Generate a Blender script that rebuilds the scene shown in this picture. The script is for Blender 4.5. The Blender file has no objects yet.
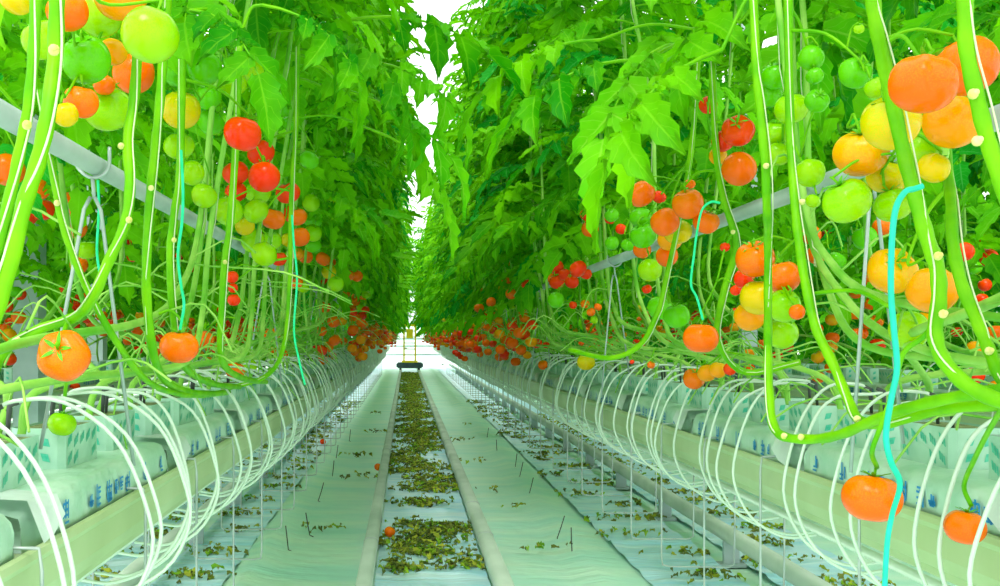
import bpy, math, random
from mathutils import Vector, Matrix, Euler
R = random.Random(7)
C = bpy.context.scene.collection
PI = math.pi
F, VX, VY, CZ = 1100.0, 406.0, 338.0, 1.03        # focal length in pixels, vanishing point, eye height

def W(px, py, Y):
    """point of the place at depth Y seen at a pixel (used only to read positions off the photograph)"""
    return Vector(((px - VX) / F * Y, Y, CZ - (py - VY) / F * Y))

# ------------------------------------------------------------------ scene, camera, light
sc = bpy.context.scene
sc.view_settings.view_transform = 'Standard'
sc.view_settings.look = 'None'
sc.view_settings.gamma = 1.0
sc.view_settings.use_curve_mapping = False
sc.view_settings.exposure = 1.1
cam = bpy.data.cameras.new('camera'); camo = bpy.data.objects.new('camera', cam); C.objects.link(camo)
camo.location = (0, 0, CZ); camo.rotation_euler = (PI / 2, 0, 0)
cam.sensor_width = 36; cam.lens = F * 36 / 1000
cam.shift_x = (500 - VX) / 1000; cam.shift_y = (VY - 293) / 1000
cam.clip_start = 0.05; cam.clip_end = 300
sc.camera = camo
w = bpy.data.worlds.new('sky'); sc.world = w; w.use_nodes = True
w.node_tree.nodes['Background'].inputs[0].default_value = (0.97, 1.0, 0.985, 1)
w.node_tree.nodes['Background'].inputs[1].default_value = 1.0
for nm, rot, en, ang in (('sun', (math.radians(38), 0, math.radians(-12)), 1.3, 25),):
    l = bpy.data.lights.new(nm, 'SUN'); l.energy = en; l.angle = math.radians(ang); l.color = (1, 0.98, 0.92)
    o = bpy.data.objects.new(nm, l); o.rotation_euler = rot; o.location = (0, -3, 8); C.objects.link(o)

# ------------------------------------------------------------------ materials
def rgb(r, g, b):
    f = lambda c: (c / 255 / 12.92) if c / 255 < .04045 else ((c / 255 + .055) / 1.055) ** 2.4
    return (f(r), f(g), f(b), 1)
def mat(name, a, b=None, rough=.5, scale=8, spec=.5, metal=0, bump=0, bscale=None, trans=0, detail=4, coat=0, stretch=(1, 1, 1), lo=.35, hi=.65):
    m = bpy.data.materials.new(name); m.use_nodes = True
    nt = m.node_tree; N = nt.nodes; L = nt.links; bs = N['Principled BSDF']
    bs.inputs['Roughness'].default_value = rough; bs.inputs['Metallic'].default_value = metal
    bs.inputs['Specular IOR Level'].default_value = spec; bs.inputs['Coat Weight'].default_value = coat
    b = b or a
    tc = N.new('ShaderNodeTexCoord'); mp = N.new('ShaderNodeMapping'); mp.inputs['Scale'].default_value = stretch
    L.new(tc.outputs['Object'], mp.inputs['Vector'])
    no = N.new('ShaderNodeTexNoise'); no.inputs['Scale'].default_value = scale; no.inputs['Detail'].default_value = detail
    L.new(mp.outputs[0], no.inputs['Vector'])
    mr = N.new('ShaderNodeMapRange'); mr.inputs[1].default_value = lo; mr.inputs[2].default_value = hi
    L.new(no.outputs['Fac'], mr.inputs[0])
    mx = N.new('ShaderNodeMix'); mx.data_type = 'RGBA'
    mx.inputs[6].default_value = a; mx.inputs[7].default_value = b
    L.new(mr.outputs[0], mx.inputs[0])
    L.new(mx.outputs[2], bs.inputs['Base Color'])
    if bump:
        n2 = N.new('ShaderNodeTexNoise'); n2.inputs['Scale'].default_value = bscale or scale; n2.inputs['Detail'].default_value = 3
        L.new(mp.outputs[0], n2.inputs['Vector'])
        bp = N.new('ShaderNodeBump'); bp.inputs['Strength'].default_value = bump; bp.inputs['Distance'].default_value = .02
        L.new(n2.outputs['Fac'], bp.inputs['Height']); L.new(bp.outputs[0], bs.inputs['Normal'])
    if trans:
        tr = N.new('ShaderNodeBsdfTranslucent'); L.new(mx.outputs[2], tr.inputs['Color'])
        ms = N.new('ShaderNodeMixShader'); ms.inputs[0].default_value = trans
        L.new(bs.outputs[0], ms.inputs[1]); L.new(tr.outputs[0], ms.inputs[2])
        L.new(ms.outputs[0], N['Material Output'].inputs['Surface'])
    return m

def leaf_mat(name, dark, light, vein):
    """leaf blade: patchy greens, a pale midrib and side veins drawn along the blade's own uv"""
    m = bpy.data.materials.new(name); m.use_nodes = True
    nt = m.node_tree; N = nt.nodes; L = nt.links; bs = N['Principled BSDF']
    bs.inputs['Roughness'].default_value = .5; bs.inputs['Specular IOR Level'].default_value = .12
    oi = N.new('ShaderNodeObjectInfo'); tc = N.new('ShaderNodeTexCoord')
    no = N.new('ShaderNodeTexNoise'); no.inputs['Scale'].default_value = 5; no.inputs['Detail'].default_value = 3
    L.new(tc.outputs['Object'], no.inputs['Vector'])
    ad = N.new('ShaderNodeMath'); ad.operation = 'MULTIPLY_ADD'; ad.inputs[1].default_value = .35
    L.new(oi.outputs['Random'], ad.inputs[0]); L.new(no.outputs['Fac'], ad.inputs[2])
    mr = N.new('ShaderNodeMapRange'); mr.inputs[1].default_value = .42; mr.inputs[2].default_value = .9
    L.new(ad.outputs[0], mr.inputs[0])
    mx = N.new('ShaderNodeMix'); mx.data_type = 'RGBA'; mx.inputs[6].default_value = dark; mx.inputs[7].default_value = light
    L.new(mr.outputs[0], mx.inputs[0])
    uv = N.new('ShaderNodeUVMap'); sp = N.new('ShaderNodeSeparateXYZ'); L.new(uv.outputs[0], sp.inputs[0])
    ab = N.new('ShaderNodeMath'); ab.operation = 'ABSOLUTE'; L.new(sp.outputs[0], ab.inputs[0])
    mid = N.new('ShaderNodeMapRange'); mid.inputs[1].default_value = .03; mid.inputs[2].default_value = .09; mid.inputs[3].default_value = 1; mid.inputs[4].default_value = 0
    L.new(ab.outputs[0], mid.inputs[0])
    sv = N.new('ShaderNodeMath'); sv.operation = 'MULTIPLY_ADD'; sv.inputs[1].default_value = -.28
    L.new(ab.outputs[0], sv.inputs[0]); L.new(sp.outputs[1], sv.inputs[2])
    s2 = N.new('ShaderNodeMath'); s2.operation = 'MULTIPLY'; s2.inputs[1].default_value = 38; L.new(sv.outputs[0], s2.inputs[0])
    s3 = N.new('ShaderNodeMath'); s3.operation = 'SINE'; L.new(s2.outputs[0], s3.inputs[0])
    s4 = N.new('ShaderNodeMapRange'); s4.inputs[1].default_value = .9; s4.inputs[2].default_value = 1.0; s4.inputs[4].default_value = .6
    L.new(s3.outputs[0], s4.inputs[0])
    mxv = N.new('ShaderNodeMath'); mxv.operation = 'MAXIMUM'; L.new(mid.outputs[0], mxv.inputs[0]); L.new(s4.outputs[0], mxv.inputs[1])
    hv = N.new('ShaderNodeMath'); hv.operation = 'MULTIPLY'; hv.inputs[1].default_value = .35; L.new(mxv.outputs[0], hv.inputs[0])
    m2 = N.new('ShaderNodeMix'); m2.data_type = 'RGBA'; m2.inputs[7].default_value = vein
    L.new(hv.outputs[0], m2.inputs[0]); L.new(mx.outputs[2], m2.inputs[6])
    L.new(m2.outputs[2], bs.inputs['Base Color'])
    bp = N.new('ShaderNodeBump'); bp.inputs['Strength'].default_value = .35; bp.inputs['Distance'].default_value = .004; bp.invert = True
    L.new(mxv.outputs[0], bp.inputs['Height']); L.new(bp.outputs[0], bs.inputs['Normal'])
    tr = N.new('ShaderNodeBsdfTranslucent'); L.new(m2.outputs[2], tr.inputs['Color'])
    ms = N.new('ShaderNodeMixShader'); ms.inputs[0].default_value = .45
    L.new(bs.outputs[0], ms.inputs[1]); L.new(tr.outputs[0], ms.inputs[2]); L.new(ms.outputs[0], N['Material Output'].inputs['Surface'])
    return m

def tomato_mat(name, body, shoulder, amount=.5):
    """fruit skin: body colour, another ripeness near the stalk end and in broad patches"""
    m = bpy.data.materials.new(name); m.use_nodes = True
    nt = m.node_tree; N = nt.nodes; L = nt.links; bs = N['Principled BSDF']
    bs.inputs['Roughness'].default_value = .2; bs.inputs['Specular IOR Level'].default_value = .22
    bs.inputs['Subsurface Weight'].default_value = 0
    tc = N.new('ShaderNodeTexCoord'); oi = N.new('ShaderNodeObjectInfo')
    vm = N.new('ShaderNodeVectorMath'); vm.operation = 'MULTIPLY_ADD'; vm.inputs[1].default_value = (9, 9, 9)
    cb = N.new('ShaderNodeCombineXYZ')
    r1 = N.new('ShaderNodeMath'); r1.operation = 'MULTIPLY'; r1.inputs[1].default_value = 37; L.new(oi.outputs['Random'], r1.inputs[0])
    for i in range(3): L.new(r1.outputs[0], cb.inputs[i])
    no = N.new('ShaderNodeTexNoise'); no.inputs['Scale'].default_value = 20; no.inputs['Detail'].default_value = 2
    va = N.new('ShaderNodeVectorMath'); va.operation = 'ADD'; L.new(tc.outputs['Object'], va.inputs[0]); L.new(cb.outputs[0], va.inputs[1])
    L.new(va.outputs[0], no.inputs['Vector'])
    sp = N.new('ShaderNodeSeparateXYZ'); L.new(tc.outputs['Generated'], sp.inputs[0])
    zz = N.new('ShaderNodeMath'); zz.operation = 'MULTIPLY_ADD'; zz.inputs[1].default_value = .55; zz.inputs[2].default_value = -.3
    L.new(sp.outputs[2], zz.inputs[0])
    ad = N.new('ShaderNodeMath'); ad.operation = 'ADD'; L.new(no.outputs['Fac'], ad.inputs[0]); L.new(zz.outputs[0], ad.inputs[1])
    mr = N.new('ShaderNodeMapRange'); mr.inputs[1].default_value = .35; mr.inputs[2].default_value = .85; mr.inputs[4].default_value = amount
    L.new(ad.outputs[0], mr.inputs[0])
    mx = N.new('ShaderNodeMix'); mx.data_type = 'RGBA'; mx.inputs[6].default_value = body; mx.inputs[7].default_value = shoulder
    L.new(mr.outputs[0], mx.inputs[0]); L.new(mx.outputs[2], bs.inputs['Base Color'])
    return m

M = {}
M['leaf'] = leaf_mat('leaf_green', rgb(36, 150, 0), rgb(128, 216, 0), rgb(150, 226, 40))
M['leaf_lime'] = leaf_mat('leaf_lime', rgb(70, 190, 8), rgb(140, 232, 20), rgb(190, 240, 90))
M['leaf_blue'] = leaf_mat('leaf_bluegreen', rgb(14, 146, 24), rgb(50, 200, 50), rgb(130, 226, 130))
M['stem'] = mat('stem_green', rgb(88, 178, 0), rgb(128, 204, 0), rough=.45, spec=.2, scale=14, trans=.15)
M['stem_old'] = mat('stem_pale', rgb(96, 176, 30), rgb(160, 210, 90), rough=.6, scale=9)
M['calyx'] = mat('calyx_green', rgb(60, 160, 10), rgb(120, 205, 20), rough=.6, scale=40)
M['scar'] = mat('leaf_scar', rgb(226, 222, 150), rgb(200, 202, 90), rough=.7, scale=60)
M['t_red'] = tomato_mat('skin_red', rgb(246, 46, 0), rgb(244, 96, 0), .6)
M['t_orange'] = tomato_mat('skin_orange', rgb(250, 100, 0), rgb(246, 148, 0), .6)
M['t_amber'] = tomato_mat('skin_amber', rgb(246, 146, 0), rgb(214, 190, 0), .8)
M['t_yellow'] = tomato_mat('skin_yellow', rgb(222, 184, 0), rgb(172, 200, 0), .9)
M['t_lime'] = tomato_mat('skin_lime', rgb(150, 202, 0), rgb(112, 196, 0), .9)
M['t_green'] = tomato_mat('skin_green', rgb(96, 190, 4), rgb(76, 176, 4), .8)
M['film'] = mat('ground_film', rgb(184, 240, 222), rgb(216, 250, 226), rough=.42, scale=2.5, bump=.5, bscale=9, stretch=(.6, 1.6, 1), spec=.4)
M['film_blue'] = mat('track_film', rgb(168, 228, 250), rgb(216, 246, 254), rough=.3, scale=3, bump=.7, bscale=7, stretch=(.35, 3.5, 1), spec=.5)
M['trough'] = mat('trough_paint', rgb(166, 186, 130), rgb(186, 204, 156), rough=.4, scale=3, spec=.4)
M['slab'] = mat('slab_wrap', rgb(160, 204, 178), rgb(192, 222, 202), rough=.35, scale=9, bump=.35, bscale=16, spec=.5)
M['flap'] = mat('white_wrap', rgb(204, 222, 214), rgb(220, 234, 228), rough=.3, scale=20, trans=.25)
M['cube'] = mat('block_wrap', rgb(150, 198, 174), rgb(178, 216, 194), rough=.45, scale=14)
M['cube_top'] = mat('rockwool', rgb(150, 160, 110), rgb(90, 110, 60), rough=.95, scale=60, bump=.8, bscale=90)
M['blue'] = mat('blue_print', rgb(0, 120, 190), rgb(30, 150, 206), rough=.5, scale=70, lo=.2, hi=.8)
M['teal'] = mat('teal_print', rgb(40, 176, 146), rgb(96, 198, 166), rough=.5, scale=70)
M['tube'] = mat('tube_white', rgb(196, 216, 196), rgb(210, 228, 210), rough=.35, scale=5)
M['black'] = mat('black_plastic', rgb(40, 50, 46), rgb(66, 76, 70), rough=.5, scale=10)
M['wire'] = mat('galvanised_wire', rgb(150, 166, 160), rgb(180, 194, 188), rough=.4, metal=.3, scale=12)
M['pipe'] = mat('pipe_white', rgb(140, 162, 152), rgb(164, 182, 172), rough=.45, scale=6)
M['rail'] = mat('rail_paint', rgb(160, 182, 162), rgb(190, 208, 190), rough=.5, scale=5, stretch=(1, .5, 1))
M['post'] = mat('post_grey', rgb(150, 172, 172), rgb(176, 194, 194), rough=.5, scale=4)
M['twine'] = mat('twine_green', rgb(0, 210, 130), rgb(30, 226, 160), rough=.7, scale=60)
M['twine_cyan'] = mat('twine_turquoise', rgb(0, 186, 150), rgb(10, 200, 166), rough=.7, scale=60)
M['string'] = mat('string_white', rgb(190, 206, 160), rgb(210, 224, 180), rough=.8, scale=30)
M['litter'] = mat('leaf_litter', rgb(140, 156, 30), rgb(188, 196, 60), rough=.8, scale=9)
M['litter_dark'] = mat('leaf_litter_dark', rgb(84, 106, 30), rgb(128, 138, 56), rough=.8, scale=9)
M['litter_green'] = mat('leaf_litter_green', rgb(110, 176, 20), rgb(170, 204, 40), rough=.8, scale=9)
M['yellow'] = mat('yellow_paint', rgb(236, 206, 10), rgb(246, 220, 30), rough=.4, scale=5)
M['dark'] = mat('dark_steel', rgb(44, 66, 72), rgb(64, 86, 92), rough=.5, scale=5)
M['white'] = mat('white_paint', rgb(230, 234, 232), rgb(244, 246, 244), rough=.5, scale=5)
M['glass'] = mat('hazy_glazing', rgb(246, 250, 250), rgb(252, 254, 254), rough=.2, scale=2, trans=.9)

# ------------------------------------------------------------------ mesh helpers
class MB:
    def __init__(s): s.v = []; s.f = []; s.m = []; s.uv = []
    def add(s, vs, fs, mi=0, uv=None):
        b = len(s.v); s.v.extend([tuple(p) for p in vs])
        for f in fs: s.f.append(tuple(b + i for i in f)); s.m.append(mi)
        s.uv.extend(uv if uv else [(1, 0)] * len(vs))
    def box(s, x0, x1, y0, y1, z0, z1, mi=0):
        vs = [(x, y, z) for z in (z0, z1) for y in (y0, y1) for x in (x0, x1)]
        s.add(vs, [(0, 2, 3, 1), (4, 5, 7, 6), (0, 1, 5, 4), (2, 6, 7, 3), (0, 4, 6, 2), (1, 3, 7, 5)], mi)
    def tube(s, pts, r, n=6, mi=0, cap=True):
        pts = [Vector(p) for p in pts]; k = len(pts)
        rs = r if isinstance(r, (list, tuple)) else [r] * k
        vs = []; up = Vector((.13, .2, .97)).normalized(); prev = None
        for i, p in enumerate(pts):
            t = (pts[min(i + 1, k - 1)] - pts[max(i - 1, 0)])
            t = t.normalized() if t.length > 1e-9 else Vector((0, 0, 1))
            if prev is None:
                a = up.cross(t); a = a.normalized() if a.length > .05 else Vector((1, 0, 0)).cross(t).normalized()
            else:
                a = (prev - t * prev.dot(t)); a = a.normalized() if a.length > 1e-6 else Vector((1, 0, 0)).cross(t).normalized()
            prev = a; b = t.cross(a)
            for j in range(n):
                q = 2 * PI * j / n; vs.append(p + (a * math.cos(q) + b * math.sin(q)) * rs[i])
        fs = [(i * n + j, i * n + (j + 1) % n, (i + 1) * n + (j + 1) % n, (i + 1) * n + j) for i in range(k - 1) for j in range(n)]
        if cap: fs += [tuple(range(n - 1, -1, -1)), tuple((k - 1) * n + j for j in range(n))]
        s.add(vs, fs, mi)
    def prism_y(s, prof, y0, y1, mi=0, closed=True):
        """profile of (x, z) swept along y"""
        n = len(prof); vs = [(x, y0, z) for x, z in prof] + [(x, y1, z) for x, z in prof]
        fs = [(j, j + n, (j + 1) % n + n, (j + 1) % n) for j in range(n if closed else n - 1)]
        if closed: fs += [tuple(range(n)), tuple(range(2 * n - 1, n - 1, -1))]
        s.add(vs, fs, mi)
    def ball(s, c, r, n=8, mi=0):
        vs = []; c = Vector(c); h = n // 2 + 1
        for i in range(1, h):
            for j in range(n):
                a = PI * i / h; q = 2 * PI * j / n
                vs.append(c + Vector((math.sin(a) * math.cos(q), math.sin(a) * math.sin(q), math.cos(a))) * r)
        fs = [(i * n + j, (i + 1) * n + j, (i + 1) * n + (j + 1) % n, i * n + (j + 1) % n) for i in range(h - 2) for j in range(n)]
        b = len(vs); vs += [c + Vector((0, 0, r)), c - Vector((0, 0, r))]
        fs += [(b, j, (j + 1) % n) for j in range(n)] + [(b + 1, (h - 2) * n + (j + 1) % n, (h - 2) * n + j) for j in range(n)]
        s.add(vs, fs, mi)
    def mesh(s, name, mats, smooth=True):
        me = bpy.data.meshes.new(name); me.from_pydata(s.v, [], s.f)
        for m in (mats if isinstance(mats, (list, tuple)) else [mats]): me.materials.append(M[m])
        if len(me.materials) > 1: me.polygons.foreach_set('material_index', s.m)
        if smooth: me.polygons.foreach_set('use_smooth', [True] * len(me.polygons))
        ul = me.uv_layers.new(name='UVMap')
        li = [0] * len(me.loops); me.loops.foreach_get('vertex_index', li)
        flat = [c for i in li for c in s.uv[i]]
        ul.data.foreach_set('uv', flat)
        me.update(); return me
    def obj(s, name, mats, parent=None, smooth=True): return put(name, s.mesh(name, mats, smooth), parent)

def put(name, me, parent=None, loc=None):
    o = bpy.data.objects.new(name, me); C.objects.link(o)
    if parent: o.parent = parent
    if loc is not None: o.location = loc
    return o
def tag(o, label, cat, group=None, kind=None):
    o['label'] = label; o['category'] = cat
    if group: o['group'] = group
    if kind: o['kind'] = kind
    return o
def empty(name, loc=(0, 0, 0), rz=0):
    o = bpy.data.objects.new(name, None); C.objects.link(o); o.location = loc; o.rotation_euler = (0, 0, rz)
    o.empty_display_size = .05; return o
def struct(o): o['kind'] = 'structure'; return o
def smooth_path(pts, n=5):
    """Catmull-Rom through the points"""
    pts = [Vector(p) for p in pts]; out = []
    P = [pts[0] * 2 - pts[1]] + pts + [pts[-1] * 2 - pts[-2]]
    for i in range(1, len(P) - 2):
        for k in range(n):
            t = k / n; a, b, c, d = P[i - 1:i + 3]
            out.append(.5 * ((2 * b) + (c - a) * t + (2 * a - 5 * b + 4 * c - d) * t * t + (3 * b - a - 3 * c + d) * t ** 3))
    out.append(pts[-1]); return out
ORD = ['first', 'second', 'third', 'fourth', 'fifth', 'sixth', 'seventh', 'eighth', 'ninth', 'tenth', 'eleventh', 'twelfth', 'thirteenth', 'fourteenth',
       'fifteenth', 'sixteenth', 'seventeenth', 'eighteenth', 'nineteenth', 'twentieth']

# ------------------------------------------------------------------ layout (metres)
YN, YF = 0.55, 37.0                      # rows begin beside the camera and end before the far path
LIP_L, LIP_R, LZ = -0.54, 0.91, 0.72     # aisle-side lips of the two troughs
ROWS = {'left': (LIP_L, -1), 'right': (LIP_R, 1), 'left_back': (-2.05, -1), 'right_back': (2.43, 1)}   # lip x, direction away from the aisle
WHERE = {'left': 'left row', 'right': 'right row', 'left_back': 'row behind the left one', 'right_back': 'row behind the right one'}

# ------------------------------------------------------------------ floor
fl = MB(); nx, ny = 90, 160
vs = []
for j in range(ny + 1):
    y = 0.2 + 46 * (j / ny) ** 1.6
    for i in range(nx + 1):
        x = -5 + 10.5 * i / nx
        z = .004 * math.sin(y * 5 + x * 3) + .004 * math.sin(x * 11 + y * 1.7)
        z += .035 * math.exp(-((x - .87) / .07) ** 2) + .035 * math.exp(-((x + .66) / .07) ** 2)
        vs.append((x, y, z - .012))
fl.add(vs, [(j * (nx + 1) + i, j * (nx + 1) + i + 1, (j + 1) * (nx + 1) + i + 1, (j + 1) * (nx + 1) + i) for j in range(ny) for i in range(nx)])
struct(fl.obj('floor', 'film'))
def film(name, x0, x1, seams):
    b = MB(); vs = []; n = 500; k = 12
    for j in range(n + 1):
        y = 2.5 + 34 * (j / n) ** 1.5
        fold = sum(.012 * math.exp(-((y - s - .03 * math.sin(6 * s)) / .02) ** 2) for s in seams if abs(y - s) < .15)
        for i in range(k + 1):
            x = x0 + (x1 - x0) * i / k
            vs.append((x, y, .008 + fold + .004 * math.sin(y * 21 + 2 * math.sin(x * 9)) + .003 * math.sin(x * 30 + y * 4)))
    b.add(vs, [(j * (k + 1) + i, j * (k + 1) + i + 1, (j + 1) * (k + 1) + i + 1, (j + 1) * (k + 1) + i) for j in range(n) for i in range(k)])
    return struct(b.obj(name, 'film_blue'))
film('trim_1', -.13, .35, [4.78, 5.45, 5.9, 6.5, 7.0, 7.8, 8.7, 9.9, 11.2, 13, 15])
film('trim_2', 1.02, 1.42, [4.2 + .63 * i for i in range(24)])
film('trim_3', -1.06, -.76, [4.3 + .63 * i for i in range(24)])
film('trim_4', 1.54, 2.02, [4.0 + .7 * i for i in range(22)])
film('trim_5', -1.66, -1.16, [4.0 + .7 * i for i in range(22)])

# ------------------------------------------------------------------ rails
def rail(x, zt, wd, label, joint_ys, posts=None):
    root = empty('pipe_rail', (x, 0, 0))
    b = MB(); prof = []
    for k in range(14):
        a = 2 * PI * k / 14
        cx, cz = math.cos(a), math.sin(a)
        prof.append((wd / 2 * math.copysign(abs(cx) ** .6, cx), zt - .035 + .035 * math.copysign(abs(cz) ** .6, cz)))
    b.prism_y(prof, 2.2, YF, 0); b.obj('rail_tube', 'rail', root)
    if posts:
        for y in posts:
            p = MB(); p.box(-.035, .035, y - .012, y + .012, -.005, zt - .06); p.box(-.06, .06, y - .04, y + .04, -.008, .006)
            p.obj('support_post', 'post', root, False)
    else:
        for y in [2.6 + 1.2 * i for i in range(28)]:
            p = MB(); p.box(-.03, .03, y - .02, y + .02, -.008, zt - .062); p.obj('support_foot', 'rail', root, False)
    for y in joint_ys:
        p = MB(); p.prism_y([(q[0] * 1.09, (q[1] - zt + .035) * 1.09 + zt - .035) for q in prof], y - .006, y + .006); p.obj('joint_clamp', 'wire', root)
    tag(root, label, 'rail')
rail(-.166, .085, .066, 'pale steel pipe rail on the left side of the central litter-strewn track', [5.2, 9.4, 14])
rail(.386, .085, .075, 'pale steel pipe rail on the right side of the central track, with clamp bands', [5.35, 6.35, 10.2, 15])
rail(1.48, .165, .06, 'raised pale rail on posts beyond the right trough', [6.4], [2.45 + 1.28 * i for i in range(24)])
rail(-1.04, .165, .06, 'raised pale rail on posts behind the left trough', [6.1], [2.9 + 1.28 * i for i in range(24)])

# ------------------------------------------------------------------ troughs, slabs, blocks, drip tubes
def trough(key):
    x, d = ROWS[key]
    o = (lambda u, z: (x + d * u, z))
    outer = [(0, .725), (-.006, .722), (-.008, .712), (.002, .70), (.004, .655), (.014, .63), (.03, .622), (.034, .606), (.06, .598), (.18, .598), (.206, .606), (.21, .622), (.226, .63), (.236, .655), (.238, .70), (.248, .712), (.246, .722), (.24, .725)]
    inner = [(.232, .722), (.228, .716), (.214, .712), (.026, .712), (.012, .716), (.008, .722)]
    prof = [o(*p) for p in outer + inner]
    if d > 0: prof = prof[::-1]
    b = MB(); b.prism_y(prof, YN if 'back' not in key else 1.2, YF)
    ob = b.obj('growing_trough', 'trough', None, False)
    tag(ob, f'long pale painted metal growing trough under the {WHERE[key]}', 'trough')
    p = MB(); p.tube([(x + d * .12, YN, .55), (x + d * .12, YF, .55)], .011, 8)
    tag(p.obj('irrigation_pipe', 'tube'), f'white irrigation pipe running beneath the trough of the {WHERE[key]}', 'pipe')
for k in ROWS: trough(k)

def slab_mesh(d):
    b = MB(); n = 20; sec = [(.0, .0), (-.002, .02), (-.001, .05), (.008, .07), (.03, .077), (.09, .079), (.15, .077), (.17, .07), (.178, .05), (.178, .0)]
    vs = []; L = .97
    for j in range(n + 1):
        t = j / n; e = min(t, 1 - t) * L; sh = 1 if e > .05 else .72 + .28 * math.sin(e / .05 * PI / 2)
        for i, (u, z) in enumerate(sec):
            wob = .003 * math.sin(j * 1.9 + i * 1.3) * (z > .01)
            vs.append((d * (.014 + .089 + (u - .089) * (.5 + .5 * sh) + wob), t * L, z * sh))
    k = len(sec); fs = [(j * k + i, j * k + (i + 1) % k, (j + 1) * k + (i + 1) % k, (j + 1) * k + i) for j in range(n) for i in range(k)]
    fs += [tuple(range(k)), tuple(range((n + 1) * k - 1, n * k - 1, -1))]
    b.add(vs, fs); return b.mesh('slab_wrapper', 'slab')
def mark_mesh(d, rnd):
    """printed block characters on the front of a slab"""
    b = MB(); yy = .1
    def q(y0, y1, z0, z1):
        b.add([(d * .0095, y0, z0), (d * .0095, y1, z0), (d * .0095, y1, z1), (d * .0095, y0, z1)], [(0, 1, 2, 3)])
    while yy < .86:
        big = rnd.random() < .6; wd = .04 if big else .028; z0, z1 = (.014, .058) if big else (.022, .05); st = .0042
        for q_ in range(rnd.randint(2, 4)):
            zz = z0 + (z1 - z0) * (q_ + rnd.random() * .5) / 4; a_ = rnd.uniform(0, .35) * wd; q(yy + a_, yy + wd * rnd.uniform(.7, 1), zz, zz + st)
        for q_ in range(rnd.randint(2, 3)):
            y_ = yy + wd * (q_ + rnd.random() * .7) / 3; q(y_, y_ + st * 1.5, z0 + rnd.uniform(0, .4) * (z1 - z0), z1 - rnd.uniform(0, .3) * (z1 - z0))
        if rnd.random() < .4: q(yy + wd * .2, yy + wd * .8, z0, z0 + (z1 - z0) * .4)
        yy += wd + rnd.choice((.012, .012, .03, .11))
    return b.mesh('printed_lettering', 'blue', False)
def flap_mesh(d):
    b = MB(); b.add([(d * .018, 0, .078), (d * .11, .0, .082), (d * .006, .10, .074), (d * .1, .12, .081), (-d * .006, .05, .02), (-d * .012, .085, .045), (-d * .002, .015, .012)],
                    [(0, 1, 3, 2), (0, 2, 5, 4), (0, 4, 6)]); return b.mesh('wrapper_flap', 'flap')
def block_mesh(d):
    b = MB(); h = .075; r = .012; x0, x1, y0, y1 = 0, .1, 0, .205
    ring = [(x0, y0 + r), (x0 + r, y0), (x1 - r, y0), (x1, y0 + r), (x1, y1 - r), (x1 - r, y1), (x0 + r, y1), (x0, y1 - r)]
    vs = [(d * x, y, z) for z in (0, h) for x, y in ring]; n = 8
    b.add(vs, [(j, (j + 1) % n, n + (j + 1) % n, n + j) for j in range(n)])
    b.add([(d * (.05 + (x - .05) * .97), .1025 + (y - .1025) * .98, h - .004) for x, y in ring], [tuple(range(n))], 1)
    return b.mesh('block_body', ['cube', 'cube_top'], False)
def block_marks(d, rnd):
    b = MB(); x = -d * .0008
    for cy in (.03, .065, .1, .135, .17):
        for cz in (.02, .05):
            if rnd.random() < .12: continue
            a = rnd.uniform(-.3, .3)
            for k in range(3):
                y = cy + (k - 1) * .008; z = cz + (k - 1) * .004 + a * .01
                b.add([(x, y - .003, z - .009), (x, y + .003, z - .007), (x, y + .006, z + .009), (x, y, z + .007)], [(0, 1, 2, 3)])
    e = MB()
    for cx in (.025, .06):
        for cz in (.022, .05):
            e.add([(d * cx, -.0008, cz - .009), (d * (cx + .014), -.0008, cz - .006), (d * (cx + .018), -.0008, cz + .008), (d * (cx + .004), -.0008, cz + .006)], [(0, 1, 2, 3)])
    return b.mesh('printed_pattern', 'teal', False), e.mesh('printed_pattern', 'teal', False)
SH = {}
for d in (1, -1):
    rr = random.Random(5)
    SH[d] = dict(slab=slab_mesh(d), marks=[mark_mesh(d, rr) for _ in range(4)], flap=flap_mesh(d), block=block_mesh(d), bm=[block_marks(d, rr) for _ in range(3)])
block_list = []
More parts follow.
